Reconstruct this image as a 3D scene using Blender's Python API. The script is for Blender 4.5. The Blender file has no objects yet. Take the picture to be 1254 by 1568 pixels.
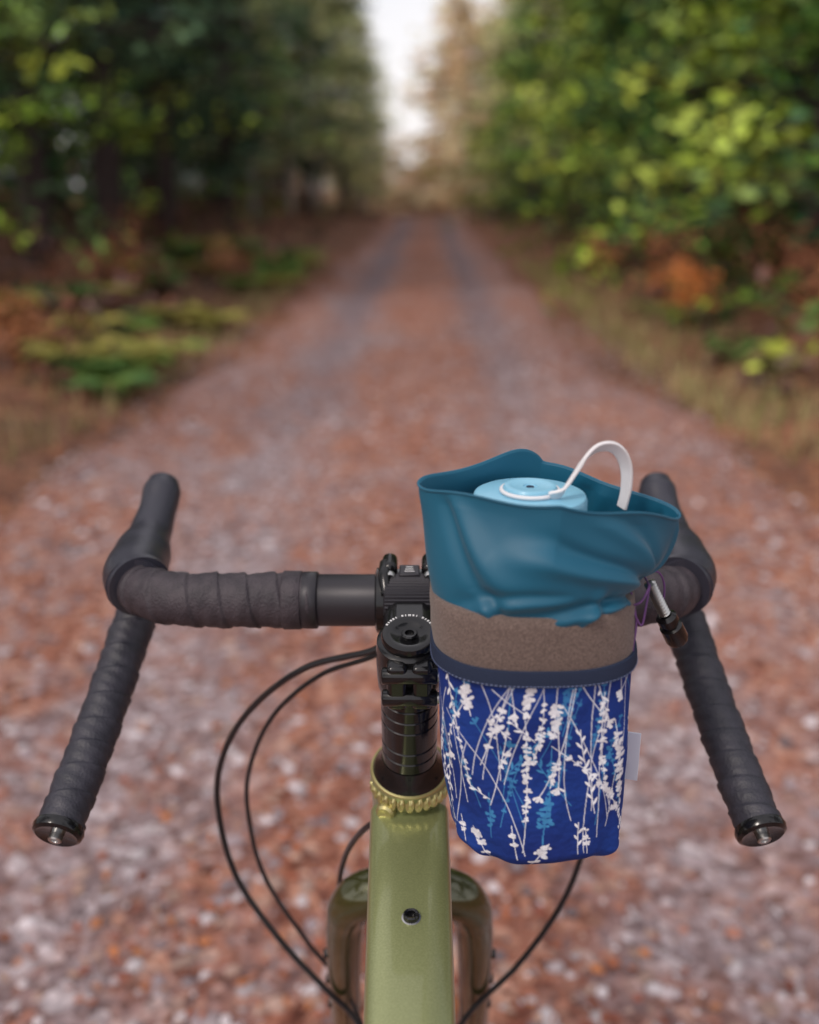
import bpy, math, random
import numpy as np
from mathutils import Vector, Matrix
random.seed(4)
HC=1.22
scene=bpy.context.scene
coll=scene.collection
# ------------------------------------------------------------ helpers
def W(p): return Vector((p[0],p[1],p[2]+HC))
def empty(name,loc=(0,0,0)):
    o=bpy.data.objects.new(name,None); coll.objects.link(o); o.empty_display_size=.1; return o
def mat(name,col=(.5,.5,.5),rough=.5,metal=0,coat=0,spec=.5,noise=None,bump=None,sheen=0):
    m=bpy.data.materials.new(name); m.use_nodes=True; nt=m.node_tree; b=nt.nodes['Principled BSDF']
    b.inputs['Base Color'].default_value=(*col,1); b.inputs['Roughness'].default_value=rough
    b.inputs['Metallic'].default_value=metal; b.inputs['Coat Weight'].default_value=coat
    b.inputs['Specular IOR Level'].default_value=spec; b.inputs['Sheen Weight'].default_value=sheen
    tc=nt.nodes.new('ShaderNodeTexCoord')
    if noise:
        sc,c2,det=noise
        n=nt.nodes.new('ShaderNodeTexNoise'); n.inputs['Scale'].default_value=sc; n.inputs['Detail'].default_value=det
        nt.links.new(tc.outputs['Object'],n.inputs['Vector'])
        r=nt.nodes.new('ShaderNodeValToRGB'); r.color_ramp.elements[0].position=.35; r.color_ramp.elements[1].position=.68
        r.color_ramp.elements[0].color=(*col,1); r.color_ramp.elements[1].color=(*c2,1)
        nt.links.new(n.outputs['Fac'],r.inputs['Fac']); nt.links.new(r.outputs['Color'],b.inputs['Base Color'])
    if bump:
        sc,st,di=bump
        n=nt.nodes.new('ShaderNodeTexNoise'); n.inputs['Scale'].default_value=sc; n.inputs['Detail'].default_value=4
        nt.links.new(tc.outputs['Object'],n.inputs['Vector'])
        bp=nt.nodes.new('ShaderNodeBump'); bp.inputs['Strength'].default_value=st; bp.inputs['Distance'].default_value=di
        nt.links.new(n.outputs['Fac'],bp.inputs['Height']); nt.links.new(bp.outputs['Normal'],b.inputs['Normal'])
    return m
def mobj(name,V,F,m,parent=None,smooth=True,ang=35):
    me=bpy.data.meshes.new(name); me.from_pydata([tuple(v) for v in V],[],F); me.update()
    if smooth:
        me.shade_smooth(); me.set_sharp_from_angle(angle=math.radians(ang))
    me.materials.append(m)
    o=bpy.data.objects.new(name,me); coll.objects.link(o)
    if parent: o.parent=parent
    return o
def frame(d):
    d=Vector(d).normalized(); a=Vector((0,0,1)) if abs(d.z)<.9 else Vector((0,1,0))
    u=a.cross(d).normalized(); v=d.cross(u); return d,u,v
def lathe(name,org,axis,prof,m,parent=None,seg=48,ang=35,sx=1,rib=None):
    d,u,v=frame(axis); org=Vector(org); V=[];F=[]
    for s,r in prof:
        for i in range(seg):
            a=2*math.pi*i/seg
            rr=r+(rib if (rib and i%2) else 0)
            V.append(org+d*s+u*(math.cos(a)*rr*sx)+v*(math.sin(a)*rr))
    n=len(prof)
    for j in range(n-1):
        for i in range(seg):
            k=(i+1)%seg
            F.append((j*seg+i,j*seg+k,(j+1)*seg+k,(j+1)*seg+i))
    if prof[0][1]>1e-5: F.append(tuple(reversed(range(seg))))
    if prof[-1][1]>1e-5: F.append(tuple(range((n-1)*seg,n*seg)))
    return mobj(name,V,F,m,parent,True,ang)
def cyl(name,p0,p1,r,m,parent=None,seg=32,bev=.0008,r1=None):
    p0=Vector(p0);p1=Vector(p1);L=(p1-p0).length; r1=r if r1 is None else r1
    return lathe(name,p0,p1-p0,[(0,r-bev),(bev,r),(L-bev,r1),(L,r1-bev)],m,parent,seg,50)
def crom(P,step):
    P=[Vector(p) for p in P]; out=[]
    for i in range(len(P)-1):
        a=P[i-1] if i>0 else P[i]*2-P[i+1]; b=P[i];c=P[i+1]; d=P[i+2] if i+2<len(P) else P[i+1]*2-P[i]
        n=max(1,int((c-b).length/step))
        for k in range(n):
            t=k/n
            out.append((i+t, .5*((2*b)+(c-a)*t+(2*a-5*b+4*c-d)*t*t+(3*b-a-3*c+d)*t**3)))
    out.append((len(P)-1,P[-1])); return out
def sweep(name,P,rad,m,parent=None,seg=24,step=.004,rf=None,cross=None,caps=True,ang=40):
    S=crom(P,step); pts=[q[1] for q in S]; ips=[q[0] for q in S]; V=[];F=[]; s=0; u=None
    for i,p in enumerate(pts):
        d=(pts[min(i+1,len(pts)-1)]-pts[max(i-1,0)]).normalized()
        if u is None: _,u,v=frame(d)
        else:
            u=(u-d*u.dot(d)).normalized(); v=d.cross(u)
        if i: s+=(p-pts[i-1]).length
        ip=ips[i]
        if isinstance(rad,(list,tuple)):
            k=min(int(ip),len(rad)-2); f=ip-k; f=f*f*(3-2*f); r=rad[k]*(1-f)+rad[k+1]*f
        else: r=rad
        for j in range(seg):
            a=2*math.pi*j/seg; rr=r+(rf(s,a) if rf else 0)
            cu,cv=(math.cos(a),math.sin(a)) if not cross else cross(a,ip)
            V.append(p+u*(cu*rr)+v*(cv*rr))
    n=len(pts)
    for i in range(n-1):
        for j in range(seg):
            k=(j+1)%seg; F.append((i*seg+j,i*seg+k,(i+1)*seg+k,(i+1)*seg+j))
    if caps: F.append(tuple(reversed(range(seg)))); F.append(tuple(range((n-1)*seg,n*seg)))
    return mobj(name,V,F,m,parent,True,ang)
def rbox(name,c,size,axes,m,parent=None,bev=.002,taper=None):
    ex,ey,ez=[Vector(a) for a in axes]; V=[]
    for k in (-1,1):
        tp=1 if (taper is None or k<0) else taper
        for j in (-1,1):
            for i in (-1,1):
                V.append(Vector(c)+ex*(i*size[0]/2*tp)+ey*(j*size[1]/2*tp)+ez*(k*size[2]/2))
    F=[(0,2,3,1),(4,5,7,6),(0,1,5,4),(2,6,7,3),(0,4,6,2),(1,3,7,5)]
    o=mobj(name,V,F,m,parent,True,50)
    b=o.modifiers.new('bev','BEVEL'); b.width=bev; b.segments=3; b.limit_method='NONE'
    return o
# ------------------------------------------------------------ big numpy meshes
def npmesh(name,V,k,C,mats,midx=None,link=True):
    N=len(V); me=bpy.data.meshes.new(name)
    me.vertices.add(N*k); me.vertices.foreach_set('co',V.astype(np.float32).ravel())
    me.loops.add(N*k); me.loops.foreach_set('vertex_index',np.arange(N*k,dtype=np.int32))
    me.polygons.add(N); me.polygons.foreach_set('loop_start',np.arange(0,N*k,k,dtype=np.int32))
    if midx is not None: me.polygons.foreach_set('material_index',midx.astype(np.int32))
    me.update(calc_edges=True)
    ca=me.color_attributes.new('Col','FLOAT_COLOR','POINT')
    c=np.ones((N,k,4),np.float32); c[:,:,:3]=C[:,None,:]
    ca.data.foreach_set('color',c.ravel())
    for m in mats: me.materials.append(m)
    if not link: return me
    o=bpy.data.objects.new(name,me); coll.objects.link(o); return o
def cards(P,L,rng,flat=0.0,aspect=.5):
    N=len(P); a=rng.normal(size=(N,3)); b=rng.normal(size=(N,3))
    a[:,2]*=(1-flat); b[:,2]*=(1-flat)
    a/=np.linalg.norm(a,axis=1)[:,None]+1e-9
    b-=a*(a*b).sum(1)[:,None]; b/=np.linalg.norm(b,axis=1)[:,None]+1e-9
    L=np.asarray(L).reshape(-1,1)*np.ones((N,1))
    return np.stack([P+a*L/2,P+b*L*aspect/2,P-a*L/2,P-b*L*aspect/2],1)
def tubeq(p0,p1,r0,r1,n=6):
    p0=np.array(p0);p1=np.array(p1);d=p1-p0;d=d/np.linalg.norm(d)
    a=np.array([0,0,1.]) if abs(d[2])<.9 else np.array([1.,0,0])
    u=np.cross(a,d);u/=np.linalg.norm(u);v=np.cross(d,u)
    t=np.arange(n+1)*2*np.pi/n; c=np.cos(t)[:,None]*u+np.sin(t)[:,None]*v
    return np.stack([p0+c[:-1]*r0,p0+c[1:]*r0,p1+c[1:]*r1,p1+c[:-1]*r1],1)
def attr_mat(name,rough=.7,nscale=None,spec=.2):
    m=bpy.data.materials.new(name); m.use_nodes=True; nt=m.node_tree; b=nt.nodes['Principled BSDF']
    at=nt.nodes.new('ShaderNodeAttribute'); at.attribute_name='Col'
    src=at.outputs['Color']
    if nscale:
        tc=nt.nodes.new('ShaderNodeTexCoord'); n=nt.nodes.new('ShaderNodeTexNoise'); n.inputs['Scale'].default_value=nscale
        nt.links.new(tc.outputs['Object'],n.inputs['Vector'])
        mr=nt.nodes.new('ShaderNodeMapRange'); mr.inputs['To Min'].default_value=.5; mr.inputs['To Max'].default_value=1.5
        nt.links.new(n.outputs['Fac'],mr.inputs['Value'])
        vm=nt.nodes.new('ShaderNodeVectorMath'); vm.operation='SCALE'
        nt.links.new(src,vm.inputs[0]); nt.links.new(mr.outputs['Result'],vm.inputs['Scale']); src=vm.outputs[0]
    nt.links.new(src,b.inputs['Base Color']); b.inputs['Roughness'].default_value=rough; b.inputs['Specular IOR Level'].default_value=spec
    return m
M_leaf=attr_mat('foliage',.8,None,.0); M_bark=attr_mat('bark',.9,9); M_litter=attr_mat('leaf_litter',.75); M_stone=attr_mat('stone',.8)
# ------------------------------------------------------------ setting
RS=.0183; RA=math.atan(RS)
def RT(x,y):
    return (-.087+x*math.cos(RA)+y*math.sin(RA), y*math.cos(RA)-x*math.sin(RA))
def gh(x,y):
    ax=np.abs(x); e=np.clip((ax-1.5)/3.4,0,1); e=e*e*(3-2*e)
    h=e*.42+e*.12*np.sin(x*1.7+y*.6)*np.cos(y*.9-x*.4)
    g=np.clip((y-34)/30,0,1); return h-g*g*(3-2*g)*1.3   # road drops away over a crest
def hw(y):   # road half-width: a wider pull-in near the viewer
    q=np.clip((7.0-y)/4.5,0,1); return 1.25+.42*q*q*(3-2*q)
def grid_obj(name,xs,ys,hf,m):
    X,Y=np.meshgrid(xs,ys); Z=hf(X,Y); nx=len(xs);ny=len(ys)
    wx=-.087+X*math.cos(RA)+Y*math.sin(RA); wy=Y*math.cos(RA)-X*math.sin(RA)
    V=np.stack([wx,wy,Z],-1).reshape(-1,3)
    F=[(j*nx+i,j*nx+i+1,(j+1)*nx+i+1,(j+1)*nx+i) for j in range(ny-1) for i in range(nx-1)]
    return mobj(name,V,F,m,None,True,80)
def ramp(nt,els):
    r=nt.nodes.new('ShaderNodeValToRGB'); cr=r.color_ramp
    while len(cr.elements)<len(els): cr.elements.new(.5)
    for e,(p,c) in zip(cr.elements,els): e.position=p; e.color=(*c,1)
    return r
def nz(nt,vec,scale,det=4,rough=.55):
    n=nt.nodes.new('ShaderNodeTexNoise'); n.inputs['Scale'].default_value=scale; n.inputs['Detail'].default_value=det; n.inputs['Roughness'].default_value=rough
    nt.links.new(vec,n.inputs['Vector']); return n
def mixc(nt,f,a,b):
    m=nt.nodes.new('ShaderNodeMix'); m.data_type='RGBA'
    nt.links.new(f,m.inputs['Factor'])
    for s,i in ((a,6),(b,7)):
        if isinstance(s,tuple): m.inputs[i].default_value=(*s,1)
        else: nt.links.new(s,m.inputs[i])
    return m.outputs[2]
def mth(nt,op,a,b=None,c=None):
    n=nt.nodes.new('ShaderNodeMath'); n.operation=op
    for i,q in enumerate((a,b,c)):
        if q is None: continue
        if isinstance(q,(int,float)): n.inputs[i].default_value=q
        else: nt.links.new(q,n.inputs[i])
    return n.outputs[0]
def ground_mat(name,road):
    m=bpy.data.materials.new(name); m.use_nodes=True; nt=m.node_tree; b=nt.nodes['Principled BSDF']
    tc=nt.nodes.new('ShaderNodeTexCoord'); vec=tc.outputs['Object']
    vo=nt.nodes.new('ShaderNodeTexVoronoi'); vo.inputs['Scale'].default_value=42 if road else 14; nt.links.new(vec,vo.inputs['Vector'])
    sep=nt.nodes.new('ShaderNodeSeparateColor'); nt.links.new(vo.outputs['Color'],sep.inputs[0])
    if road:
        stone=ramp(nt,[(0,(.15,.10,.10)),(.45,(.28,.205,.215)),(.8,(.40,.32,.34)),(1,(.60,.52,.55))])
        leaf=ramp(nt,[(0,(.15,.055,.040)),(.5,(.35,.145,.10)),(.85,(.48,.235,.165)),(1,(.56,.35,.28))])
    else:
        stone=ramp(nt,[(0,(.07,.04,.032)),(.5,(.14,.075,.055)),(1,(.22,.12,.085))])
        leaf=ramp(nt,[(0,(.09,.04,.028)),(.5,(.25,.11,.07)),(1,(.38,.18,.10))])
    nt.links.new(sep.outputs[0],stone.inputs['Fac']); nt.links.new(sep.outputs[1],leaf.inputs['Fac'])
    n1=nz(nt,vec,1.1,6,.65); n2=nz(nt,vec,9,5,.6)
    adv=mth(nt,'ADD',n1.outputs['Fac'],n2.outputs['Fac'])
    mr=nt.nodes.new('ShaderNodeMapRange')
    if road:
        mr.inputs['From Min'].default_value=.76; mr.inputs['From Max'].default_value=1.12
    else:
        mr.inputs['From Min'].default_value=.85; mr.inputs['From Max'].default_value=1.1
    if road:
        sx=nt.nodes.new('ShaderNodeSeparateXYZ'); nt.links.new(vec,sx.inputs[0])
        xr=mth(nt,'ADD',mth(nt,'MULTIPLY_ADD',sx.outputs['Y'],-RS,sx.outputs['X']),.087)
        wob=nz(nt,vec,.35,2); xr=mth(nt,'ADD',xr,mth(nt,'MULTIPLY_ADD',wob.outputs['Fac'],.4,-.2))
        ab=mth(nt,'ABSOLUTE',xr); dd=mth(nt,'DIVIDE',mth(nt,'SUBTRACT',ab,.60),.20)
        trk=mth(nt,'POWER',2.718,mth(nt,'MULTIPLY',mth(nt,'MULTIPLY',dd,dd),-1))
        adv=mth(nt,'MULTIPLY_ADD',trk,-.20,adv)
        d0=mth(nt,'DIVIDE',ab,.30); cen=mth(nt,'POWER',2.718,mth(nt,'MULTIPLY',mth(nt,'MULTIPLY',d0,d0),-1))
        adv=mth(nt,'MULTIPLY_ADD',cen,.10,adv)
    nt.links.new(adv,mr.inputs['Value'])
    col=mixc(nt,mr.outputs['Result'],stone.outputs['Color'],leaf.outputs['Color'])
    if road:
        n4=nz(nt,vec,2.2,3); trk_tint=mth(nt,'MULTIPLY',trk,mth(nt,'MULTIPLY',n4.outputs['Fac'],1.0))  # purple-grey tint along the wheel tracks, blotchy by noise
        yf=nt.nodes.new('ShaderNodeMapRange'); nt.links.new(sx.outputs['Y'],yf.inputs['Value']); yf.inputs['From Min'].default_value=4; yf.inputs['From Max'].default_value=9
        col=mixc(nt,mth(nt,'MULTIPLY',trk_tint,yf.outputs['Result']),col,(.15,.105,.13))
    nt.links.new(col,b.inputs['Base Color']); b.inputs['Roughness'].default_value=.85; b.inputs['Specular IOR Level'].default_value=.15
    bp=nt.nodes.new('ShaderNodeBump'); bp.inputs['Strength'].default_value=.8; bp.inputs['Distance'].default_value=.02
    nt.links.new(vo.outputs['Distance'],bp.inputs['Height']); nt.links.new(bp.outputs['Normal'],b.inputs['Normal'])
    return m
M_ground=ground_mat('forest_floor',False); M_road=ground_mat('gravel_road_surface',True)
xs=np.concatenate([[-400,-150,-60,-30],np.arange(-16,16.01,.4),[30,60,150,400]])
ys=np.concatenate([[-100,-40],np.arange(-12,66,.5),[70,85,110,160,400]])
grid_obj('ground',xs,ys,gh,M_ground)
def rz(x,y):
    w_=hw(y); ax=np.abs(x); f=np.clip(ax/w_,0,1)
    return gh(x,y)+np.where(ax<w_-.05,.030+.03*(1-f*f)-.035*np.exp(-((ax-.60)/.2)**2),.008)
rys=np.arange(-12,64,.2)
V=[];F=[];nx=25
for j,y in enumerate(rys):
    w0=float(hw(np.array(y)))
    wl=w0+.08*math.sin(y*1.3)+.06*math.sin(y*3.1+1); wr=w0+.08*math.sin(y*1.1+2)+.06*math.sin(y*2.7)
    for i in range(nx):
        f=i/(nx-1); x=-wl+(wl+wr)*f; g=float(gh(np.array(x),np.array(y)))
        z=.030+g+.03*(1-(2*f-1)**2)-.035*math.exp(-((abs(x)-.60)/.2)**2)*(1 if .1<f<.9 else 0)
        if i in (0,nx-1): z=g+.006
        z=max(z,.006+g)
        X,Y=RT(x,y); V.append((X,Y,z))
for j in range(len(rys)-1):
    for i in range(nx-1): F.append((j*nx+i,j*nx+i+1,(j+1)*nx+i+1,(j+1)*nx+i))
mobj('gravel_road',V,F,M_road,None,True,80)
rng=np.random.default_rng(11)
def toW(x,y,z):
    return np.stack([-.087+x*math.cos(RA)+y*math.sin(RA), y*math.cos(RA)-x*math.sin(RA), z],-1)
def pick(rng,pal,N,var=.25):
    pal=np.array(pal); c=pal[rng.integers(0,len(pal),N)]; return c*(1+rng.uniform(-var,var,(N,1)))
# fallen leaves
N=28000
y=1.0+rng.random(N)**1.5*34; x=rng.uniform(-1.7,1.7,N)
keep=(np.sin(x*2.3+np.sin(y*.8)*1.5)+np.sin(y*1.9+x*1.3)+rng.normal(0,.8,N)-1.1*np.exp(-((np.abs(x)-.6)/.25)**2))>.3
x=x[keep];y=y[keep]
M2=17000; y2=1.5+rng.random(M2)**1.4*34; s=np.where(rng.random(M2)<.5,-1,1); x2=s*(hw(y2)-.2+rng.random(M2)**1.3*2.8)
x=np.concatenate([x,x2]);y=np.concatenate([y,y2])
P=toW(x,y,rz(x,y)+.006+rng.random(len(x))*.010)
c=cards(P,rng.uniform(.012,.034,len(P)),rng,.75,.65)
npmesh('fallen_leaves',c,4,pick(rng,[(.30,.10,.06),(.38,.13,.07),(.24,.08,.055),(.38,.20,.15),(.44,.28,.22),(.19,.07,.05),(.5,.19,.08)],len(P)),[M_litter])
# gravel stones
t=(1+5**.5)/2
iv=np.array([(-1,t,0),(1,t,0),(-1,-t,0),(1,-t,0),(0,-1,t),(0,1,t),(0,-1,-t),(0,1,-t),(t,0,-1),(t,0,1),(-t,0,-1),(-t,0,1)],float); iv/=np.linalg.norm(iv[0])
ifc=np.array([(0,11,5),(0,5,1),(0,1,7),(0,7,10),(0,10,11),(1,5,9),(5,11,4),(11,10,2),(10,7,6),(7,1,8),(3,9,4),(3,4,2),(3,2,6),(3,6,8),(3,8,9),(4,9,5),(2,4,11),(6,2,10),(8,6,7),(9,8,1)])
N=12000; y=1.0+rng.random(N)**1.5*8; x=rng.uniform(-1.6,1.6,N)
sz=.004+rng.random(N)**3*.012
sc=np.stack([sz*rng.uniform(.8,1.5,N),sz*rng.uniform(.8,1.5,N),sz*.6],-1)
jit=1+rng.normal(0,.16,(N,12,1))
vv=iv[None]*jit*sc[:,None,:]; an=rng.random(N)*6.28; ca=np.cos(an)[:,None];sa=np.sin(an)[:,None]
vx=vv[:,:,0]*ca-vv[:,:,1]*sa; vy=vv[:,:,0]*sa+vv[:,:,1]*ca; vv=np.stack([vx,vy,vv[:,:,2]],-1)
vv+=toW(x,y,rz(x,y)+.002)[:,None,:]
tri=vv[:,ifc].reshape(-1,3,3); cc=np.repeat(pick(rng,[(.45,.38,.40),(.3,.24,.26),(.60,.54,.57),(.2,.15,.16),(.4,.27,.23),(.35,.16,.12)],N),20,0)
npmesh('gravel',tri,3,cc,[M_stone])

# ------------------------------------------------------------ trees
def tree_mesh(name,seed,H,R,z0,pal,tip,nbr=120,lf=12,ls=(.08,.17),tr=.15,bark=(.06,.045,.045),shape=.75,droop=.12,flat=.5,cs=1.0,zb=1.15):
    r=np.random.default_rng(seed); Vs=[];Cs=[];Ms=[]
    n=9; pts=[np.array([math.sin(i*.7+seed)*.07*i/n*2,math.cos(i*.9+seed)*.07*i/n*2,H*i/n]) for i in range(n+1)]
    def add(q,c,mi): Vs.append(q);Cs.append(np.tile(c,(len(q),1)) if np.ndim(c)==1 else c);Ms.append(np.full(len(q),mi))
    for i in range(n): add(tubeq(pts[i],pts[i+1],tr*(1-i/n)**.8+.015,tr*(1-(i+1)/n)**.8+.015,10),np.array(bark),0)
    PP=[];CC=[]
    for b in range(nbr):
        f=r.random()**zb; z=z0+f*(H-z0)
        L=R*(1-f)**shape*r.uniform(.45,1.15)+.25; az=r.random()*6.283
        k=min(int(z/H*n),n-1); w=z/H*n-k; base=pts[k]*(1-w)+pts[k+1]*w
        dz=r.uniform(-1.5,1)*droop*L; tipP=base+np.array([math.cos(az)*L,math.sin(az)*L,dz])
        mid=(base+tipP)/2+np.array([0,0,.06*L])
        add(tubeq(base,mid,.022+.012*L,.014,4),np.array(bark)*1.1,0); add(tubeq(mid,tipP,.014,.004,4),np.array(bark)*1.1,0)
        nc=max(2,int(L/.24)); shade=r.uniform(.4,1.6)
        for c in range(nc):
            g=(c+1)/nc*r.uniform(.85,1.0); g=max(g,.25)
            p=(base*(1-g)+tipP*g)+np.array([0,0,.22*L*g*(1-g)])
            side=r.normal(0,.14*L*(.5+.5*g)+.05,2); p=p+np.array([side[0],side[1],r.normal(0,.06)])
            m=int(lf*r.uniform(.5,1.4)); q=p+r.normal(0,1,(m,3))*np.array([.15,.15,.065])*cs
            PP.append(q); col=np.array(pal[r.integers(len(pal))]); w=max(0,g-.35)*1.5*r.random()
            col=col*(1-w)+np.array(tip)*w
            CC.append(np.tile(col*shade*r.uniform(.6,1.4),(m,1))*(1+r.uniform(-.25,.25,(m,1))))
    PP=np.concatenate(PP);CC=np.concatenate(CC)
    add(cards(PP,r.uniform(ls[0],ls[1],len(PP)),r,flat,.5),CC,1)
    return npmesh(name,np.concatenate(Vs),4,np.clip(np.concatenate(Cs),0,.9),[M_bark,M_leaf],np.concatenate(Ms),link=False)
DK=[(.045,.10,.07),(.07,.135,.09),(.035,.075,.06),(.10,.17,.095)]
BR=[(.07,.18,.075),(.12,.27,.065),(.05,.13,.065),(.22,.35,.05),(.08,.17,.09)]
AU_HAZE=[(.80,.50,.30),(.85,.60,.38),(.72,.46,.26),(.85,.68,.42)]  # autumn leaves, paled and warmed: distance haze and glow put into the colour
YG=[(.36,.40,.17),(.30,.36,.18),(.48,.46,.24)]
darkT=[tree_mesh('conifer_dark%d'%i,20+i,11+i%3,2.1,1.2+.45*(i%3),DK,(.20,.30,.14),85,13,tr=.14) for i in range(5)]
brT=[tree_mesh('conifer_bright%d'%i,40+i,10+i%3,1.95,.35,BR,(.52,.60,.09),110,15,(.09,.18),cs=1.1,droop=.2) for i in range(4)]
auT=[tree_mesh('maple%d'%i,60+i,8+i,2.0,.8,AU_HAZE,(.9,.74,.48),80,15,(.12,.24),.10,(.4,.32,.28),.45,-.2,.1) for i in range(3)]
ygT=[tree_mesh('birch%d'%i,80+i,10,1.8,1.0,YG,(.6,.58,.28),80,13,(.1,.2),.09,(.34,.31,.30),.5,-.2,.1) for i in range(2)]
def put(name,me,x,y,sc=1,rot=None):
    o=bpy.data.objects.new(name,me); coll.objects.link(o); X,Y=RT(x,y)
    o.location=(X,Y,float(gh(np.array(float(x)),np.array(float(y))))-.05); o.rotation_euler=(0,0,random.random()*6.28 if rot is None else rot); o.scale=(sc,sc,sc*random.uniform(.92,1.12)); return o
put('pine_tree',darkT[2],-3.95,13.0,1.25)
for row,(x0,dy,j) in enumerate([(-4.0,2.5,.4),(-6.2,2.8,.8),(-9.0,3.4,1.0)]):
    yy=8.3 if row==0 else 7+row
    while yy<62-row*12:
        x=x0+random.uniform(-j,j)*.9; 
        if not (abs(x+3.95)<1.0 and abs(yy-13)<1.5):
            me=random.choice(darkT)
            if yy>20 and row==0 and random.random()<.5: me=random.choice(ygT)
            elif random.random()<.15: me=random.choice(brT)
            put('birch_tree' if me in ygT else 'pine_tree',me,x+(.6 if yy>30 and row==0 else 0),yy,random.uniform(.85,1.2))
        yy+=dy*random.uniform(.75,1.25)*(1 if yy<40 else 1.5)
for row,(x0,dy,j) in enumerate([(3.6,2.2,.35),(5.6,2.7,.7),(8.4,3.4,1.0)]):
    yy=7.2 if row==0 else 6.5+row
    while yy<62-row*12:
        x=x0+random.uniform(-j,j); me=random.choice(brT) if row<2 else random.choice(darkT)
        if row<2 and yy>22 and random.random()<.5: me=random.choice(ygT)
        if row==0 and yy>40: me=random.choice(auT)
        nm='maple_tree' if me in auT else ('birch_tree' if me in ygT else 'spruce_tree')
        put(nm,me,x+(-.3 if yy>28 and row==0 else 0),yy,random.uniform(.85,1.15))
        yy+=dy*random.uniform(.75,1.25)*(1 if yy<40 else 1.5)
for (x,y) in [(-5.5,1),(-6,-4),(5.6,2),(6.2,-3.5)]: put('pine_tree',random.choice(darkT),x,y)
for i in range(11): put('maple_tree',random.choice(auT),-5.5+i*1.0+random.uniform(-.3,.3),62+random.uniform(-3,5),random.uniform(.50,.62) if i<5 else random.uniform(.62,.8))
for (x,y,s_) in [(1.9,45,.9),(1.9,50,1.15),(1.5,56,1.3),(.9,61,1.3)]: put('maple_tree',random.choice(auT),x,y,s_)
# distant forest mass
r=np.random.default_rng(5); Vs=[];Cs=[]
for side in (-1,1):
    n=1700; yy=r.uniform(0,100,n); xx=side*(11.5+r.random(n)*3); zz=r.random(n)*12
    P=np.repeat(toW(xx,yy,zz),13,0)+r.normal(0,1,(n*13,3))*np.array([.5,.5,.3])
    pal=(DK+[(.16,.12,.11),(.19,.2,.12)]) if side<0 else DK+BR[:2]
    col=np.repeat(pick(r,pal,n,.5),13,0); Vs.append(cards(P,r.uniform(.35,.75,len(P)),r,.4,.5)); Cs.append(col)
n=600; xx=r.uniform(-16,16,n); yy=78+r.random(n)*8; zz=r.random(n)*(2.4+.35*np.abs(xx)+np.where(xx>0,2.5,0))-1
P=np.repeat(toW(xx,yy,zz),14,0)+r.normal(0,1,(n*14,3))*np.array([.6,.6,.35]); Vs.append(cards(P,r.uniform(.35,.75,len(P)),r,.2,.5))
Cs.append(np.repeat(pick(r,[(.80,.56,.42),(.68,.46,.37),(.74,.58,.42),(.6,.48,.38)],n,.15),14,0))  # pale peach at the road's far end paints haze into the foliage colour
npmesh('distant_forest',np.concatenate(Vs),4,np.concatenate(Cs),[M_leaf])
# undergrowth shrubs
Vs=[];Cs=[]
n=820; s=np.where(r.random(n)<.55,-1,1); xx=s*(1.95+r.random(n)**.9*7); yy=4.5+r.random(n)**1.2*50
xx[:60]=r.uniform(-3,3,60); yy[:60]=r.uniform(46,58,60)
for i_,(X,Y) in enumerate(zip(xx,yy)):
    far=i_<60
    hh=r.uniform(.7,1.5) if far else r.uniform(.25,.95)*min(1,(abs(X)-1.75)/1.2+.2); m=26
    pal=[(.42,.23,.19),(.5,.32,.25),(.36,.22,.19)] if far else [(.20,.085,.065),(.30,.13,.09),(.15,.09,.08),(.10,.15,.06),(.19,.11,.105),(.11,.08,.07),(.26,.21,.1)]  # far shrubs take a paler pink, with distance haze mixed into their colour
    col=np.array(pal[r.integers(len(pal))])*r.uniform(.6,1.4)
    b=toW(np.array(X),np.array(Y),gh(np.array(X),np.array(Y)))
    sp=.28 if abs(X)>2.3 else .18
    for k in range(4):
        tp=b+np.array([r.normal(0,sp),r.normal(0,sp),hh*r.uniform(.6,1.1)]); q=tubeq(b,tp,.008,.003,3); Vs.append(q);Cs.append(np.tile([.09,.06,.05],(len(q),1)))
    q=b+np.abs(r.normal(0,1,(m,3)))*np.array([0,0,hh*.5])+r.normal(0,1,(m,3))*np.array([sp,sp,.05]); Vs.append(cards(q,r.uniform(.06,.14,m),r,.2,.55)); Cs.append(np.tile(col,(m,1))*(1+r.uniform(-.3,.3,(m,1))))
npmesh('undergrowth',np.concatenate(Vs),4,np.concatenate(Cs),[M_leaf])
def fern(X,Y,h,col,Vs,Cs,nf=11):
    b=toW(np.array(X),np.array(Y),gh(np.array(X),np.array(Y)))
    for k in range(nf):
        az=r.random()*6.283; L=h*r.uniform(.8,1.3); d=np.array([math.cos(az),math.sin(az),0]); sd=np.array([-d[1],d[0],0])
        for i in range(12):
            f=(i+1)/12; p=b+d*L*f*.85+np.array([0,0,h*(1.5*f-1.05*f*f)]); w=.16*h*math.sin(math.pi*min(1,f*.85+.12))*2.2
            for sg in (-1,1):
                q=np.array([p,p+sd*sg*w*.5+d*.03,p+sd*sg*w-np.array([0,0,.02]),p+sd*sg*w*.5-d*.03]); Vs.append(q[None]); Cs.append((np.array(col)*r.uniform(.7,1.3))[None])
Vs=[];Cs=[]
for i in range(64):
    fern(-r.uniform(1.65,3.4),5.6+r.random()*11,r.uniform(.22,.42),[(.17,.31,.09),(.25,.38,.10),(.42,.38,.11),(.14,.26,.09)][r.integers(4)],Vs,Cs)
for i in range(14): fern(r.uniform(2.0,3.0),6+r.random()*10,r.uniform(.2,.35),[(.14,.24,.07),(.28,.27,.1)][r.integers(2)],Vs,Cs)
npmesh('ferns',np.concatenate(Vs),4,np.concatenate(Cs),[M_leaf])
Vs=[];Cs=[]
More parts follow.
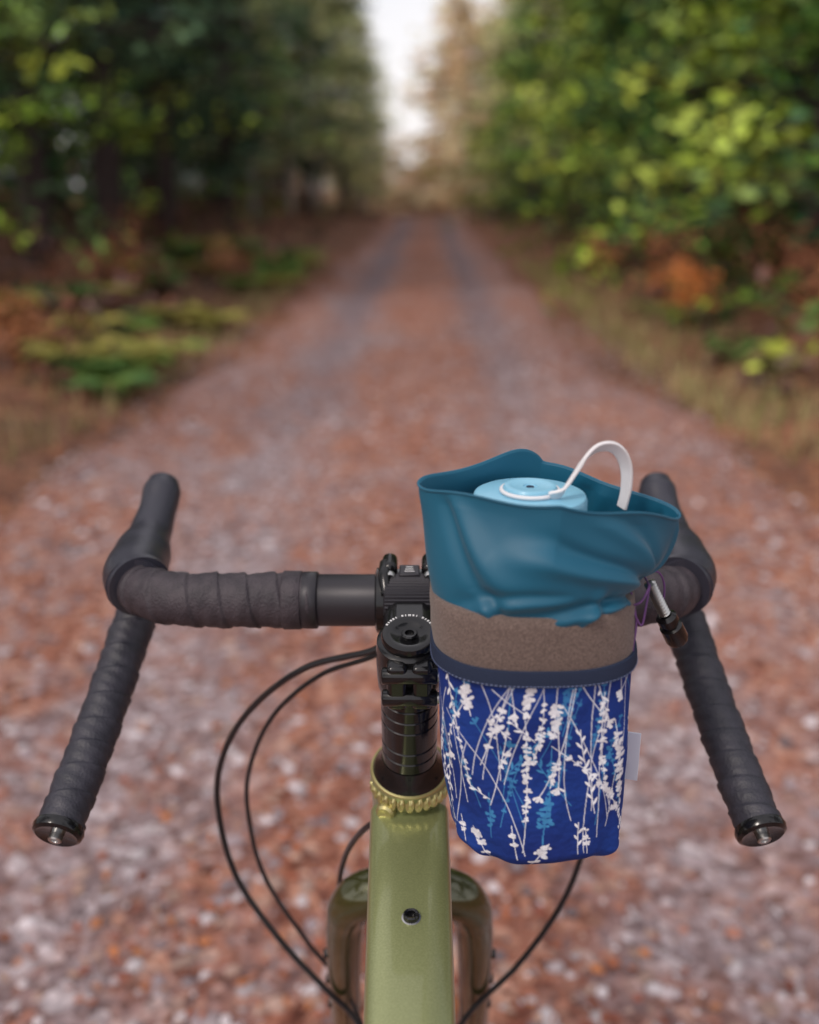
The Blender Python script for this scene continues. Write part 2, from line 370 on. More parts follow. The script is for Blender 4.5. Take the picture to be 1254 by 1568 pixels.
for i in range(3600):
    sd=1 if r.random()<.65 else -1; Y=3.8+r.random()*12; X=sd*(float(hw(np.array(Y)))+.2+abs(r.normal(0,.42))); b=toW(np.array(X),np.array(Y),gh(np.array(X),np.array(Y)))
    az=r.random()*6.28; d=np.array([math.cos(az),math.sin(az),0]); sdv=np.array([-d[1],d[0],0])*.005; h=r.uniform(.05,.17)
    Vs.append(np.array([b-sdv,b+sdv,b+sdv*.4+d*h*.5+[0,0,h],b-sdv*.4+d*h*.5+[0,0,h]])[None]); Cs.append((np.array([(.36,.32,.15),(.28,.30,.11),(.42,.30,.17)][r.integers(3)])*r.uniform(.7,1.2))[None])
npmesh('roadside_grass',np.concatenate(Vs),4,np.concatenate(Cs),[M_leaf])
Vs=[];Cs=[]
for (X,Y,R0,c) in [(2.3,8.6,.22,(.78,.29,.10)),(2.8,6.4,.2,(.55,.24,.13)),(-3.0,9.5,.3,(.4,.17,.09)),(2.25,12.5,.22,(.5,.22,.11)),(-2.5,6.4,.18,(.5,.22,.11)),(-4.1,7.5,.4,(.42,.2,.12)),(3.2,9.5,.4,(.36,.16,.09)),(2.5,10.4,.28,(.45,.2,.12)),(3.0,7.6,.3,(.5,.22,.13)),(-2.2,12,.22,(.45,.2,.12))]:
    b=toW(np.array(X),np.array(Y),gh(np.array(X),np.array(Y))+R0*1.3)
    for k in range(9):
        e=b+r.normal(0,1,3)*R0*.6; q=tubeq(b-[0,0,R0*1.3],e,.008,.003,3); Vs.append(q);Cs.append(np.tile([.08,.05,.04],(len(q),1)))
        q=e+r.normal(0,1,(50,3))*R0*.38; Vs.append(cards(q,r.uniform(.04,.08,50),r,.2,.6)); Cs.append(np.tile(np.array(c)*r.uniform(.6,1.3),(50,1))*(1+r.uniform(-.3,.3,(50,1))))
npmesh('autumn_shrubs',np.concatenate(Vs),4,np.clip(np.concatenate(Cs),0,.9),[M_leaf])

# ------------------------------------------------------------ bicycle
M_frame=mat('olive_metallic_paint',(.26,.285,.125),.30,.5,.6,noise=(900,(.31,.335,.155),2))
M_weld=mat('olive_weld',(.47,.42,.19),.34,.75,.2)
M_fork=mat('dark_olive_paint',(.060,.062,.018),.2,.4,1.0)
M_blk=mat('black_anodised',(.012,.012,.014),.20,.5,.3)
M_sat=mat('satin_black',(.028,.026,.033),.42,.3,bump=(1500,.15,.0003))
M_rub=mat('hood_rubber',(.028,.028,.042),.38,0,bump=(1800,.2,.0003))
M_tape=mat('bar_tape',(.028,.022,.030),.6,0,noise=(90,(.052,.041,.051),4),bump=(600,.9,.0009))
M_tape2=mat('bar_tape_drops',(.020,.020,.031),.48,0,noise=(90,(.034,.032,.047),4),bump=(600,.7,.0008))
M_steel=mat('steel',(.5,.5,.5),.3,1)
M_cable=mat('cable_housing',(.012,.012,.016),.3,0,.4)
M_tyre=mat('tyre_rubber',(.02,.02,.02),.8,bump=(300,.6,.002))
M_mark=mat('white_marking',(.6,.6,.62),.5)
bike=empty('bicycle')
AX=Vector((0,.309,-.951)).normalized(); FW=Vector((0,.951,.309)).normalized(); RX=Vector((1,0,0))
CAP=W((0,.546,-.262))
def S(s,f=0,x=0): return CAP+AX*s+FW*f+RX*x
BAR=W((0,.62,-.271))
cyl('bar_centre',BAR+RX*-.07,BAR+RX*.07,.0178,M_sat,bike,40)
base=[(.066,.62,-.271),(.10,.62,-.271),(.14,.62,-.271),(.165,.624,-.271),(.185,.638,-.272),(.196,.662,-.272),(.199,.685,-.274),(.202,.70,-.288),(.207,.695,-.308),(.212,.672,-.328),(.217,.635,-.352),(.223,.59,-.378),(.229,.545,-.401)]
rads=[.0180,.0180,.0178,.0174,.0172,.0169,.0163,.016,.0154,.0151,.0149,.0149,.0149]
for sg,nm in ((-1,'left'),(1,'right')):
    P=[W((p[0]*sg,p[1],p[2])) for p in base]
    def rf(s,a,sg=sg):
        q=(s/.0200+sg*a/6.2832+.10*math.sin(s*37)+.05*math.sin(s*91+1))%1.0
        am=.0016 if s<.16 else .0012
        e=am*(1-q)
        if q<.05: e=am*q/.05-.0005*(1-q/.05)
        return e+.0002*math.sin(s*700+a*3)+.0003*math.sin(s*160+a*2)
    ob=sweep('bar_tape_'+nm,P,rads,M_tape,bike,48,.0009,rf,ang=70)
    ob.data.materials.append(M_tape2)
    for pl in ob.data.polygons:
        if pl.center.z-HC<-.285: pl.material_index=1
    cyl('finishing_tape_'+nm,BAR+RX*sg*.062,BAR+RX*sg*.073,.0196,M_sat,bike,40)
    cyl('finishing_band_'+nm,BAR+RX*sg*.073,BAR+RX*sg*.086,.0201,M_tape,bike,40)
    e=P[-1]; d=(P[-1]-P[-2]).normalized()
    lathe('end_plug_'+nm,e-d*.002,d,[(0,.0162),(.003,.0170),(.006,.0162),(.0075,.0140),(.0065,.011),(.0062,.0001)],M_blk,bike)
    lathe('end_plug_bolt_'+nm,e+d*.004,d,[(0,.0045),(.004,.0045),(.0048,.0038),(.0045,.0024),(.003,.002),(.003,.0001)],M_steel,bike,24)
    H=[(.193,.640,-.270),(.199,.664,-.270),(.2015,.694,-.2675),(.2015,.722,-.259),(.200,.744,-.247),(.1995,.758,-.2375),(.1995,.767,-.231),(.1995,.772,-.2275)]
    sweep('brake_hood_'+nm,[W((p[0]*sg,p[1],p[2])) for p in H],[.0195,.0222,.0208,.0158,.0142,.0148,.0118,.003],M_rub,bike,32,.002,
          cross=lambda a,ip:(math.cos(a)*1.02,math.sin(a)*1.05))
    sweep('hood_collar_'+nm,[W((.1895*sg,.6425,-.2705)),W((.1925*sg,.6475,-.2703))],[.0222,.0226],M_rub,bike,32,.001)
    Lv=[(.200,.766,-.244),(.204,.770,-.262),(.210,.760,-.295),(.216,.735,-.325),(.221,.715,-.342)]
    sweep('brake_lever_'+nm,[W((p[0]*sg,p[1],p[2])) for p in Lv],[.0075,.0075,.006,.0055,.004],M_blk,bike,16,.003,cross=lambda a,ip:(math.cos(a)*1.1,math.sin(a)*.6))
# stem
lathe('stem_steerer_clamp',S(.003),AX,[(0,.0175),(.0015,.0198),(.010,.0205),(.030,.0202),(.037,.0198),(.0395,.018)],M_blk,bike,48)
fwd=(BAR-S(.022)).normalized(); upv=RX.cross(fwd).normalized()
L=(BAR-S(.022)).length
rbox('stem_body',S(.022)+fwd*(L/2-.004),(.034,L-.012,.030),(RX,fwd,upv),M_blk,bike,.009)
lathe('stem_bar_clamp',BAR-RX*.0230,RX,[(0,.0195),(.0012,.0222),(.0108,.0228),(.0115,.0215),(.0345,.0215),(.0352,.0228),(.0448,.0222),(.046,.0195)],M_blk,bike,56)
lathe('stem_ribbed_ring',BAR-RX*.017-fwd*.008,RX,[(0,.0205),(.001,.0228),(.033,.0228),(.034,.0205)],M_sat,bike,120,rib=.0007)
for sx in (-1,1):
    nm='l' if sx<0 else 'r'
    rbox('faceplate_ear_'+nm,BAR+RX*sx*.0130+fwd*.006+upv*.0225,(.0105,.019,.015),(RX,fwd,upv),M_blk,bike,.0045)
    sweep('faceplate_arm_'+nm,[BAR+RX*sx*.0150-fwd*.018+upv*.016,BAR+RX*sx*.0165-fwd*.006+upv*.0235,BAR+RX*sx*.0160+fwd*.006+upv*.0255],[.0035,.0042,.004],M_blk,bike,16,.002)
    rbox('faceplate_lower_ear_'+nm,BAR+RX*sx*.0130+fwd*.008-upv*.0215,(.0115,.020,.012),(RX,fwd,upv),M_blk,bike,.004)
    lathe('faceplate_bolt_'+nm,BAR+RX*sx*.0130-fwd*.0045+upv*.0225,-fwd,[(0,.0040),(.003,.0040),(.004,.0034),(.003,.002),(.002,.0001)],M_steel,bike,20)
rbox('faceplate_window',BAR+fwd*-.001+upv*.0232,(.013,.013,.004),(RX,fwd,upv),M_sat,bike,.001)
for k in range(3): rbox('stem_mark_%d'%k,BAR+upv*(.0256)+fwd*(-.004+.0028*k),(.006-.001*k,.0007,.0006),(RX,fwd,upv),M_mark,bike,.0001)
lathe('top_cap',S(.0045),-AX,[(0,.0165),(.004,.0172),(.0065,.0162),(.0072,.0135),(.0058,.0095),(.0042,.0065),(.0036,.0001)],M_blk,bike,56)
lathe('top_cap_bolt',S(.002),-AX,[(0,.0048),(.0035,.0048),(.0043,.004),(.004,.0026),(.002,.0024),(.002,.0001)],M_blk,bike,24)
for k in range(17):
    a=math.radians(25+k*8.1)
    c=S(-.0027)+RX*math.cos(a)*.0149+FW*math.sin(a)*.0149
    t=(-RX*math.sin(a)+FW*math.cos(a)); n=(RX*math.cos(a)+FW*math.sin(a))
    if k in (5,11): continue
    rbox('cap_letter_%d'%k,c,(.0012 if k%3 else .0007,.0015,.0006),(t,n,-AX),M_mark,bike,.0001)
for sx in (-1,1):
    rbox('stem_pinch_block_%s'%('l' if sx<0 else 'r'),S(.022,-.0200,sx*.0072),(.0125,.011,.036),(RX,FW,-AX),M_blk,bike,.003)
for s in (.012,.031):
    cyl('pinch_bolt_%d'%(s*1000),S(s,-.0225,-.0165),S(s,-.0225,.0165),.0052,M_blk,bike,24)
    lathe('pinch_bolt_head_%d'%(s*1000),S(s,-.0225,.0160),RX,[(0,.0036),(.002,.0036),(.0025,.003),(.001,.002),(.001,.0001)],M_steel,bike,20)
s=.0405
for i,h in enumerate([.010,.010,.010,.020,.010,.010]):
    r0=.0182
    lathe('spacer_%d'%i,S(s),AX,[(0,r0-.0012),(.0009,r0),(h-.0009,r0),(h-.0001,r0-.0012)],M_blk,bike,48); s+=h
lathe('headset_cover',S(s),AX,[(0,.0185),(.003,.0195),(.009,.0225),(.0125,.0248),(.0135,.0248)],M_blk,bike,56); s+=.0136
HT0=s
lathe('head_tube',S(s),AX,[(0,.0245),(.0008,.0264),(.004,.0268),(.012,.0264),(.030,.0258),(.10,.0262),(.125,.0280),(.128,.0275)],M_frame,bike,64)
lathe('head_tube_rim',S(s-.0008),AX,[(0,.0250),(.0004,.0261),(.0014,.0265),(.0020,.0252)],M_weld,bike,64)
lathe('lower_headset',S(s+.128),AX,[(0,.026),(.004,.0265),(.008,.024)],M_blk,bike,48)
def loft_tube(name,P,sizes,n,m):
    V=[];F=[];seg=96
    for i,p in enumerate(P):
        d=(P[min(i+1,len(P)-1)]-P[max(i-1,0)]).normalized(); u=Vector((1,0,0)); v=d.cross(u).normalized()
        if v.z<0: v=-v
        w,h=sizes[i]
        for j in range(seg):
            a=2*math.pi*j/seg; c,s_=math.cos(a),math.sin(a)
            V.append(p+u*math.copysign(abs(c)**(2/n),c)*w/2+v*math.copysign(abs(s_)**(2/n),s_)*h/2)
    for i in range(len(P)-1):
        for j in range(seg):
            k=(j+1)%seg; F.append((i*seg+j,i*seg+k,(i+1)*seg+k,(i+1)*seg+j))
    F.append(tuple(range(seg)));F.append(tuple(range((len(P)-1)*seg,len(P)*seg)))
    o=mobj(name,V,F,m,bike,True,70); return o
TT=[]
for k in range(14):
    f=k/13; Y=.578-.520*f; zt=-.4000-.147*(.588-Y); hh=.040
    TT.append((W((0,Y,zt-hh/2)),(.0535-.011*f,hh)))
loft_tube('top_tube',[a for a,b in TT],[b for a,b in TT],5.0,M_frame)
# fish-scale weld: row of overlapping scales along the junction
NS=13
for k in range(NS):
    a=math.radians(196+148*k/(NS-1)); x=math.cos(a)*.0252; f_=math.sin(a)*.0258
    c=S(.1335+.15*f_,f_,x); nrm_=(RX*math.cos(a)*.85+FW*math.sin(a)-AX*.55).normalized(); tg=RX.cross(nrm_).normalized(); sd_=nrm_.cross(tg).normalized()
    V=[];F=[];sg_=18
    for jj,(rr,hh_) in enumerate([(1.0,0),(1.0,.0007),(.86,.0015),(.62,.0013),(.42,.0019),(.0,.0021)]):
        for i in range(sg_):
            t_=2*math.pi*i/sg_; V.append(c+sd_*(math.cos(t_)*rr*.0030)+tg*(math.sin(t_)*rr*.0064)+nrm_*(hh_+math.cos(t_)*.0009+.0006))
    for j in range(5):
        for i in range(sg_):
            q=(i+1)%sg_; F.append((j*sg_+i,j*sg_+q,(j+1)*sg_+q,(j+1)*sg_+i))
    mobj('weld_scale_%d'%k,V,F,M_weld,bike,True,60)
lathe('weld_boss',S(HT0+.0150,-.0235,-.0150),-FW-RX*.35-AX*.2,[(0,.0070),(.004,.0064),(.0055,.0048),(.0048,.0028),(.0040,.0001)],M_weld,bike,24)
tb=W((.001,.48,-.4159)); nrm=Vector((0,-.146,.989)).normalized()
lathe('top_tube_boss',tb-nrm*.001,nrm,[(0,.0058),(.0014,.0055),(.0016,.0046)],M_steel,bike,32)
lathe('top_tube_bolt',tb,nrm,[(0,.0046),(.0032,.0044),(.004,.0036),(.0035,.0024),(.001,.0022),(.001,.0001)],M_blk,bike,32)
loft_tube('down_tube',[S(HT0+.095),W((0,.45,-.73)),W((0,.20,.27-HC))],[(.05,.06),(.052,.058),(.06,.055)],2.4,M_frame)
cyl('seat_tube',W((0,.20,.27-HC)),W((0,.055,.76-HC)),.017,M_frame,bike)
cyl('seat_post',W((0,.055,.76-HC)),W((0,.01,.91-HC)),.0136,M_blk,bike)
V=[];F=[];seg=20
for i in range(15):
    f=i/14; y=.15-.27*f; w=.016+.058*max(0,f-.35)**1.1/.65**1.1 if f>.35 else .016+.004*f
    for j in range(seg):
        a=2*math.pi*j/seg; V.append((math.cos(a)*w,y,.915+math.sin(a)*(.018 if math.sin(a)>0 else .012)))
for i in range(14):
    for j in range(seg):
        k=(j+1)%seg; F.append((i*seg+j,i*seg+k,(i+1)*seg+k,(i+1)*seg+j))
F.append(tuple(range(seg)));F.append(tuple(range(14*seg,15*seg)))
mobj('saddle',V,F,M_sat,bike)
RXL=Vector((0,-.22,.337))
for sx in (-1,1):
    cyl('chain_stay_%d'%sx,Vector((sx*.03,.18,.27)),RXL+Vector((sx*.065,0,0)),.009,M_frame,bike)
    cyl('seat_stay_%d'%sx,Vector((sx*.018,.085,.66)),RXL+Vector((sx*.065,0,0)),.007,M_frame,bike)
    cyl('crank_%d'%sx,Vector((sx*.075,.20,.27)),Vector((sx*.085,.20+sx*.15,.27-sx*.07)),.010,M_blk,bike)
    rbox('pedal_%d'%sx,Vector((sx*.14,.20+sx*.15,.27-sx*.07)),(.09,.07,.02),((1,0,0),(0,1,0),(0,0,1)),M_blk,bike,.004)
lathe('chainring',Vector((.055,.20,.27)),(1,0,0),[(0,.08),(.003,.08)],M_blk,bike,40)
# fork
crown=S(HT0+.131)
lathe('fork_crown_race',S(HT0+.134),AX,[(0,.026),(.012,.030),(.02,.028)],M_fork,bike,48)
AXL=W((0,.796,-.883))
for sx in (-1,1):
    c=crown+AX*.022
    P=[c+RX*sx*.004-AX*.004,c+RX*sx*.020-AX*.005,c+RX*sx*.036+AX*.001,c+RX*sx*.0465+AX*.016,c+RX*sx*.0510+AX*.04,c+RX*sx*.054+AX*.09,
       c+RX*sx*.0575+AX*.20+FW*.006,c+RX*sx*.060+AX*.30+FW*.02,AXL+RX*sx*.058]
    sweep('fork_blade_%s'%('l' if sx<0 else 'r'),P,[.019,.0195,.0188,.0172,.0158,.0146,.0135,.012,.009],M_fork,bike,28,.004)
    for sd in (.085,.125,.165):
        b=c+RX*sx*(.054+.0135)+AX*sd; lathe('fork_mount_%d_%d'%(sx,sd*1000),b-RX*sx*.001,RX*sx,[(0,.0045),(.004,.0042),(.0045,.003),(.003,.002),(.003,.0001)],M_blk,bike,16)
def wheel(nm,c):
    V=[];F=[];a=96;b=20
    for i in range(a):
        t_=2*math.pi*i/a; er=Vector((0,math.cos(t_),math.sin(t_)))
        for j in range(b):
            p=2*math.pi*j/b; rr=.020+(.0012 if (i%2 and abs(p)<1.3 or abs(p-6.28)<1.3 and i%2) else 0)
            V.append(c+er*(.315+math.cos(p)*rr)+RX*math.sin(p)*.0205)
    for i in range(a):
        for j in range(b):
            F.append((i*b+j,i*b+(j+1)%b,((i+1)%a)*b+(j+1)%b,((i+1)%a)*b+j))
    mobj(nm+'_tyre',V,F,M_tyre,bike,False)
    V=[];F=[];pr=[(.300,-.011),(.300,.011),(.282,.008),(.278,0),(.282,-.008)]
    for i in range(a):
        t_=2*math.pi*i/a; er=Vector((0,math.cos(t_),math.sin(t_)))
        for q in pr: V.append(c+er*q[0]+RX*q[1])
    for i in range(a):
        for j in range(5): F.append((i*5+j,i*5+(j+1)%5,((i+1)%a)*5+(j+1)%5,((i+1)%a)*5+j))
    mobj(nm+'_rim',V,F,M_blk,bike)
    Vs=[tubeq(c+Vector((sx*.026,math.cos(t0)*.022,math.sin(t0)*.022)),c+Vector((0,math.cos(t0+.3)*.28,math.sin(t0+.3)*.28)),.001,.001,4) for k in range(28) for sx in [1 if k%2 else -1] for t0 in [k*2*math.pi/28]]
    o=npmesh(nm+'_spokes',np.concatenate(Vs),4,np.tile([.3,.3,.3],(28*4,1)),[M_steel]); o.parent=bike
    lathe(nm+'_hub',c-RX*.05,RX,[(0,.01),(.015,.012),(.02,.026),(.025,.026),(.028,.012),(.072,.012),(.075,.026),(.08,.026),(.085,.012),(.1,.01)],M_blk,bike)
wheel('front_wheel',AXL); wheel('rear_wheel',RXL)
C1=[(-.012,.635,-.300),(-.0241,.63,-.3136),(-.0754,.65,-.338),(-.119,.67,-.381),(-.146,.68,-.427),(-.156,.685,-.479),(-.144,.68,-.546),(-.108,.67,-.604),(-.070,.66,-.646),(-.0424,.65,-.674),(-.02,.62,-.72)]
C2=[(-.012,.645,-.310),(-.0243,.64,-.323),(-.067,.66,-.350),(-.105,.675,-.392),(-.127,.685,-.4425),(-.1327,.69,-.489),(-.1223,.69,-.554),(-.0875,.68,-.613),(-.0543,.67,-.656),(-.025,.64,-.71)]
C3=[(.03,.635,-.300),(.09,.645,-.335),(.13,.66,-.40),(.145,.67,-.47),(.1375,.67,-.528),(.121,.67,-.577),(.0897,.665,-.6265),(.043,.65,-.673),(.015,.62,-.73)]
C4=[(-.015,.585,-.42),(-.0325,.60,-.442),(-.0484,.63,-.4876),(-.0568,.66,-.549),(-.05,.68,-.62)]
for i,(c,rr) in enumerate([(C1,.0025),(C2,.0019),(C3,.0024),(C4,.0022)]): sweep('brake_hose_%d'%i,[W(p) for p in c],rr,M_cable,bike,14,.004)

# ------------------------------------------------------------ bag
bag=empty('handlebar_bag')
CXT,CXB=.0690,.0765; CY=.52; ZT=-.2170
def bagpt(th,d,off=0,wr=True):
    f=min(1,d/.155); cx=CXT+(CXB-CXT)*f
    rx=.0562-.0048*f+.0012*math.sin(f*3.1); ry=.047-.003*f; n=2.35+1.0*f
    k=1.0
    if d>.150:
        q=(d-.150)/.0075; k=1-.085*q*q
    c,s_=math.cos(th),math.sin(th)
    w=0
    if wr:
        w=.0011*math.sin(th*3+d*45)*f+.0009*math.sin(th*7-d*80)*f+.0016*math.exp(-((th%6.283-5.6)/.22)**2)*f-.0016*math.exp(-((th%6.283-4.2)/.18)**2)*f
        w+=.0008*math.sin(th*13+d*30)*max(0,f-.55)*2
    x=cx+math.copysign(abs(c)**(2/n),c)*(rx*k+off+w); y=CY+math.copysign(abs(s_)**(2/n),s_)*(ry*k+off+w)
    zz=ZT-d+(.0015*math.sin(th*2+1)+.0004*math.sin(th*9)+.0008*math.sin(th*5+2))*f*f
    return W((x,y,zz))
# arc-length parametrisation so the fabric print is not stretched
_t=np.linspace(0,2*math.pi,4001); _p=np.array([list(bagpt(q,.09,0,False)) for q in _t]); _s=np.concatenate([[0],np.cumsum(np.linalg.norm(np.diff(_p,axis=0),axis=1))]); _s/=_s[-1]
def tha(u): return float(np.interp(u%1.0,_s,_t))
def ring_loft(name,ds,off,m,nseg=200,th=.0,wr=True,bottom=False):
    V=[];F=[]; T=[tha(i/nseg) for i in range(nseg)]
    for d,o in zip(ds,off):
        for i in range(nseg): V.append(bagpt(T[i],d,o,wr))
    for j in range(len(ds)-1):
        for i in range(nseg):
            k=(i+1)%nseg; F.append((j*nseg+i,(j+1)*nseg+i,(j+1)*nseg+k,j*nseg+k))
    if bottom: F.append(tuple(range((len(ds)-1)*nseg,len(ds)*nseg)))
    return mobj(name,V,F,m,bag,True,60)
NW,NH=1000,340; HM=118.; SX=340/NW; SY=HM/NH
A=np.zeros((NH,NW)); B=np.zeros((NH,NW))
def ell(arr,cx,cy,a,b,ang,val):
    px=cx/SX; py=cy/SY; ra=int(max(a,b)/SX)+3
    jj=np.arange(int(py)-ra,int(py)+ra+1); ii=np.arange(int(px)-ra,int(px)+ra+1)
    jj=jj[(jj>=0)&(jj<NH)]
    if len(jj)==0: return
    J,I=np.meshgrid(jj,ii,indexing='ij'); X=I*SX-cx; Y=J*SY-cy
    c,s_=math.cos(ang),math.sin(ang); u=(X*c+Y*s_)/a; v=(-X*s_+Y*c)/b
    q=np.clip((1.15-np.sqrt(u*u+v*v))/.35,0,1)*val
    arr[J,I%NW]=np.maximum(arr[J,I%NW],q)
rp=random.Random(31)
def sprig(arr,x,y,ang,L,val,kind):
    curv=rp.uniform(-.007,.007); st=.45; n=int(L/st); a=ang; nxt=rp.randint(6,12); start=rp.uniform(.1,.5); end=rp.uniform(.75,1.1); sc_=rp.uniform(.75,1.35)
    for k in range(n):
        a+=curv*st+rp.gauss(0,.006); x+=math.cos(a)*st; y+=math.sin(a)*st; f=k/n
        ell(arr,x,y,.42,.34,a,val*.8)
        if kind in (0,1) and start<f<end and k>=nxt:
            big=sc_*(1.1 if kind==0 else .8)*(1.2-.7*abs(f-.6)); nxt=k+rp.randint(7,14) if kind==0 else k+rp.randint(9,20)
            for q in range(rp.randint(6,10)):
                b_=a+rp.uniform(-2.1,2.1); dd=rp.uniform(.1,2.1)*big
                ell(arr,x+math.cos(b_)*dd,y+math.sin(b_)*dd,rp.uniform(.6,1.5)*big,rp.uniform(.5,1.0)*big,b_+rp.uniform(-.5,.5),val*rp.uniform(.8,1))
        if kind==2 and k%9==4 and f>.1:
            sg=1 if (k//9)%2 else -1; ll=rp.randint(5,10)
            for q in range(ll):
                r_=q*.55; ell(arr,x+math.cos(a+sg*.6)*r_,y+math.sin(a+sg*.6)*r_,.6,.25+.6*math.sin(math.pi*q/ll),a+sg*.6,val)
    if kind==3:
        for q in range(8):
            b_=a+rp.uniform(-1.1,1.1); ll=rp.randint(4,9)
            for w_ in range(ll): ell(arr,x+math.cos(b_)*w_*.6,y+math.sin(b_)*w_*.6,.6,.3+.1*w_,b_,val)
for i in range(34):     # long sprigs
    x=(i+.5)*10+rp.uniform(-3,3)
    up=rp.random()<.65
    y=rp.uniform(70,120) if up else rp.uniform(-4,25); ang=(-math.pi/2 if up else math.pi/2)+rp.gauss(0,.22)
    sprig(A,x,y,ang,rp.uniform(45,95),1,rp.choice([0,0,0,1,2,3]))
for i in range(22): sprig(A,(i+rp.random())*15.5,rp.uniform(108,120),-math.pi/2+rp.gauss(0,.4),rp.uniform(16,38),1,rp.choice([0,0,2,3]))
for i in range(24): sprig(A,(i+rp.random())*14.2,rp.uniform(-6,4),math.pi/2+rp.gauss(0,.4),rp.uniform(14,34),1,rp.choice([0,0,2,3,3]))
for i in range(22): sprig(A,rp.uniform(0,340),rp.uniform(25,100),-math.pi/2+rp.gauss(0,.7),rp.uniform(8,24),1,rp.choice([0,2,3,0,1]))
for i in range(36): sprig(A,rp.uniform(0,340),rp.uniform(60,118),-math.pi/2+rp.gauss(0,.14),rp.uniform(50,100),.85,4)
for i in range(60): sprig(B,rp.uniform(0,340),rp.uniform(20,118),-math.pi/2+rp.gauss(0,.3),rp.uniform(25,70),rp.uniform(.5,1),rp.choice([0,1,3,1,2]))
ngr=np.random.default_rng(3)
A*=np.clip(.93+ngr.normal(0,.07,A.shape),0,1)
blue=np.array([.010,.026,.165]); blue2=np.array([.012,.045,.25]); lt=np.array([.07,.33,.62]); wh=np.array([.84,.85,.90])
cl=(np.sin(np.arange(NW)*2*np.pi*3/NW)[None]*np.cos(np.arange(NH)*.03)[:,None]+1)/2
Cimg=blue*(1-cl[...,None])+blue2*cl[...,None]
Cimg=Cimg*(1-.8*B[...,None])+lt*.8*B[...,None]
Cimg=Cimg*(1-A[...,None])+wh*A[...,None]
V=np.zeros((NH+1,NW,3)); CC=np.ones((NH+1,NW,4)); TH=[tha(i/NW) for i in range(NW)]
for j in range(NH+1):
    d=.040+.1175*j/NH
    for i in range(NW):
        V[j,i]=bagpt(TH[i],d)
CC[:NH,:,:3]=Cimg; CC[NH,:,:3]=Cimg[-1]
V=V.reshape(-1,3)
idx=np.arange((NH+1)*NW).reshape(NH+1,NW); a0=idx[:-1];b0=idx[1:]; Fq=np.stack([a0,b0,np.roll(b0,-1,1),np.roll(a0,-1,1)],-1).reshape(-1,4)
me=bpy.data.meshes.new('printed_body'); me.vertices.add(len(V)); me.vertices.foreach_set('co',V.astype(np.float32).ravel())
me.loops.add(Fq.size); me.loops.foreach_set('vertex_index',Fq.astype(np.int32).ravel()); me.polygons.add(len(Fq)); me.polygons.foreach_set('loop_start',np.arange(0,Fq.size,4,dtype=np.int32)); me.update(calc_edges=True); me.shade_smooth()
ca_=me.color_attributes.new('Col','FLOAT_COLOR','POINT'); ca_.data.foreach_set('color',CC.astype(np.float32).ravel())
M_print=attr_mat('printed_cotton',.8,None,.2)
nt=M_print.node_tree; b=nt.nodes['Principled BSDF']; tc=nt.nodes.new('ShaderNodeTexCoord'); n1=nz(nt,tc.outputs['Object'],50,3); n2=nz(nt,tc.outputs['Object'],1400,2)
bp=nt.nodes.new('ShaderNodeBump'); bp.inputs['Strength'].default_value=.7; bp.inputs['Distance'].default_value=.006; nt.links.new(n1.outputs['Fac'],bp.inputs['Height'])
bp2=nt.nodes.new('ShaderNodeBump'); bp2.inputs['Strength'].default_value=.3; bp2.inputs['Distance'].default_value=.0004; nt.links.new(n2.outputs['Fac'],bp2.inputs['Height']); nt.links.new(bp.outputs['Normal'],bp2.inputs['Normal']); nt.links.new(bp2.outputs['Normal'],b.inputs['Normal'])
me.materials.append(M_print); o=bpy.data.objects.new('printed_body',me); coll.objects.link(o); o.parent=bag
M_brown=mat('brown_twill',(.095,.066,.057),.9,0,noise=(1100,(.19,.138,.122),2),bump=(1200,.8,.0008),sheen=.15)
M_navy=mat('navy_binding',(.022,.032,.065),.8,0,spec=.2,bump=(900,.5,.0006))
M_teal=mat('teal_nylon',(.003,.085,.155),.5,0,spec=.4,noise=(14,(.004,.102,.18),2),bump=(2600,.25,.0002),sheen=.1)
M_thread=mat('thread',(.12,.15,.28),.7)
ring_loft('brown_band',[.0,.0,.001,.008,.015,.023,.030,.033],[-.004,.0002,.0014,.0020,.0018,.0022,.0016,.001],M_brown)
ring_loft('bag_lining',[.0005,.05,.15],[-.003,-.003,-.004],M_navy,120,bottom=True)
ring_loft('navy_binding',[.0308,.0312,.035,.0405,.0415],[.0008,.0028,.0032,.0030,.0004],M_navy)
ring_loft('bag_base',[.1574,.1590,.1600],[-.0000,-.004,-.012],M_print,200,bottom=True)
Vs=[]
for k in range(150):
    t0=tha(k/150); t1=tha((k+.6)/150)
    Vs.append(tubeq(np.array(bagpt(t0,.0395,.0033)),np.array(bagpt(t1,.0395,.0033)),.0003,.0003,4))
o=npmesh('stitching',np.concatenate(Vs),4,np.tile([.1,.1,.2],(600,1)),[M_thread]); o.parent=bag
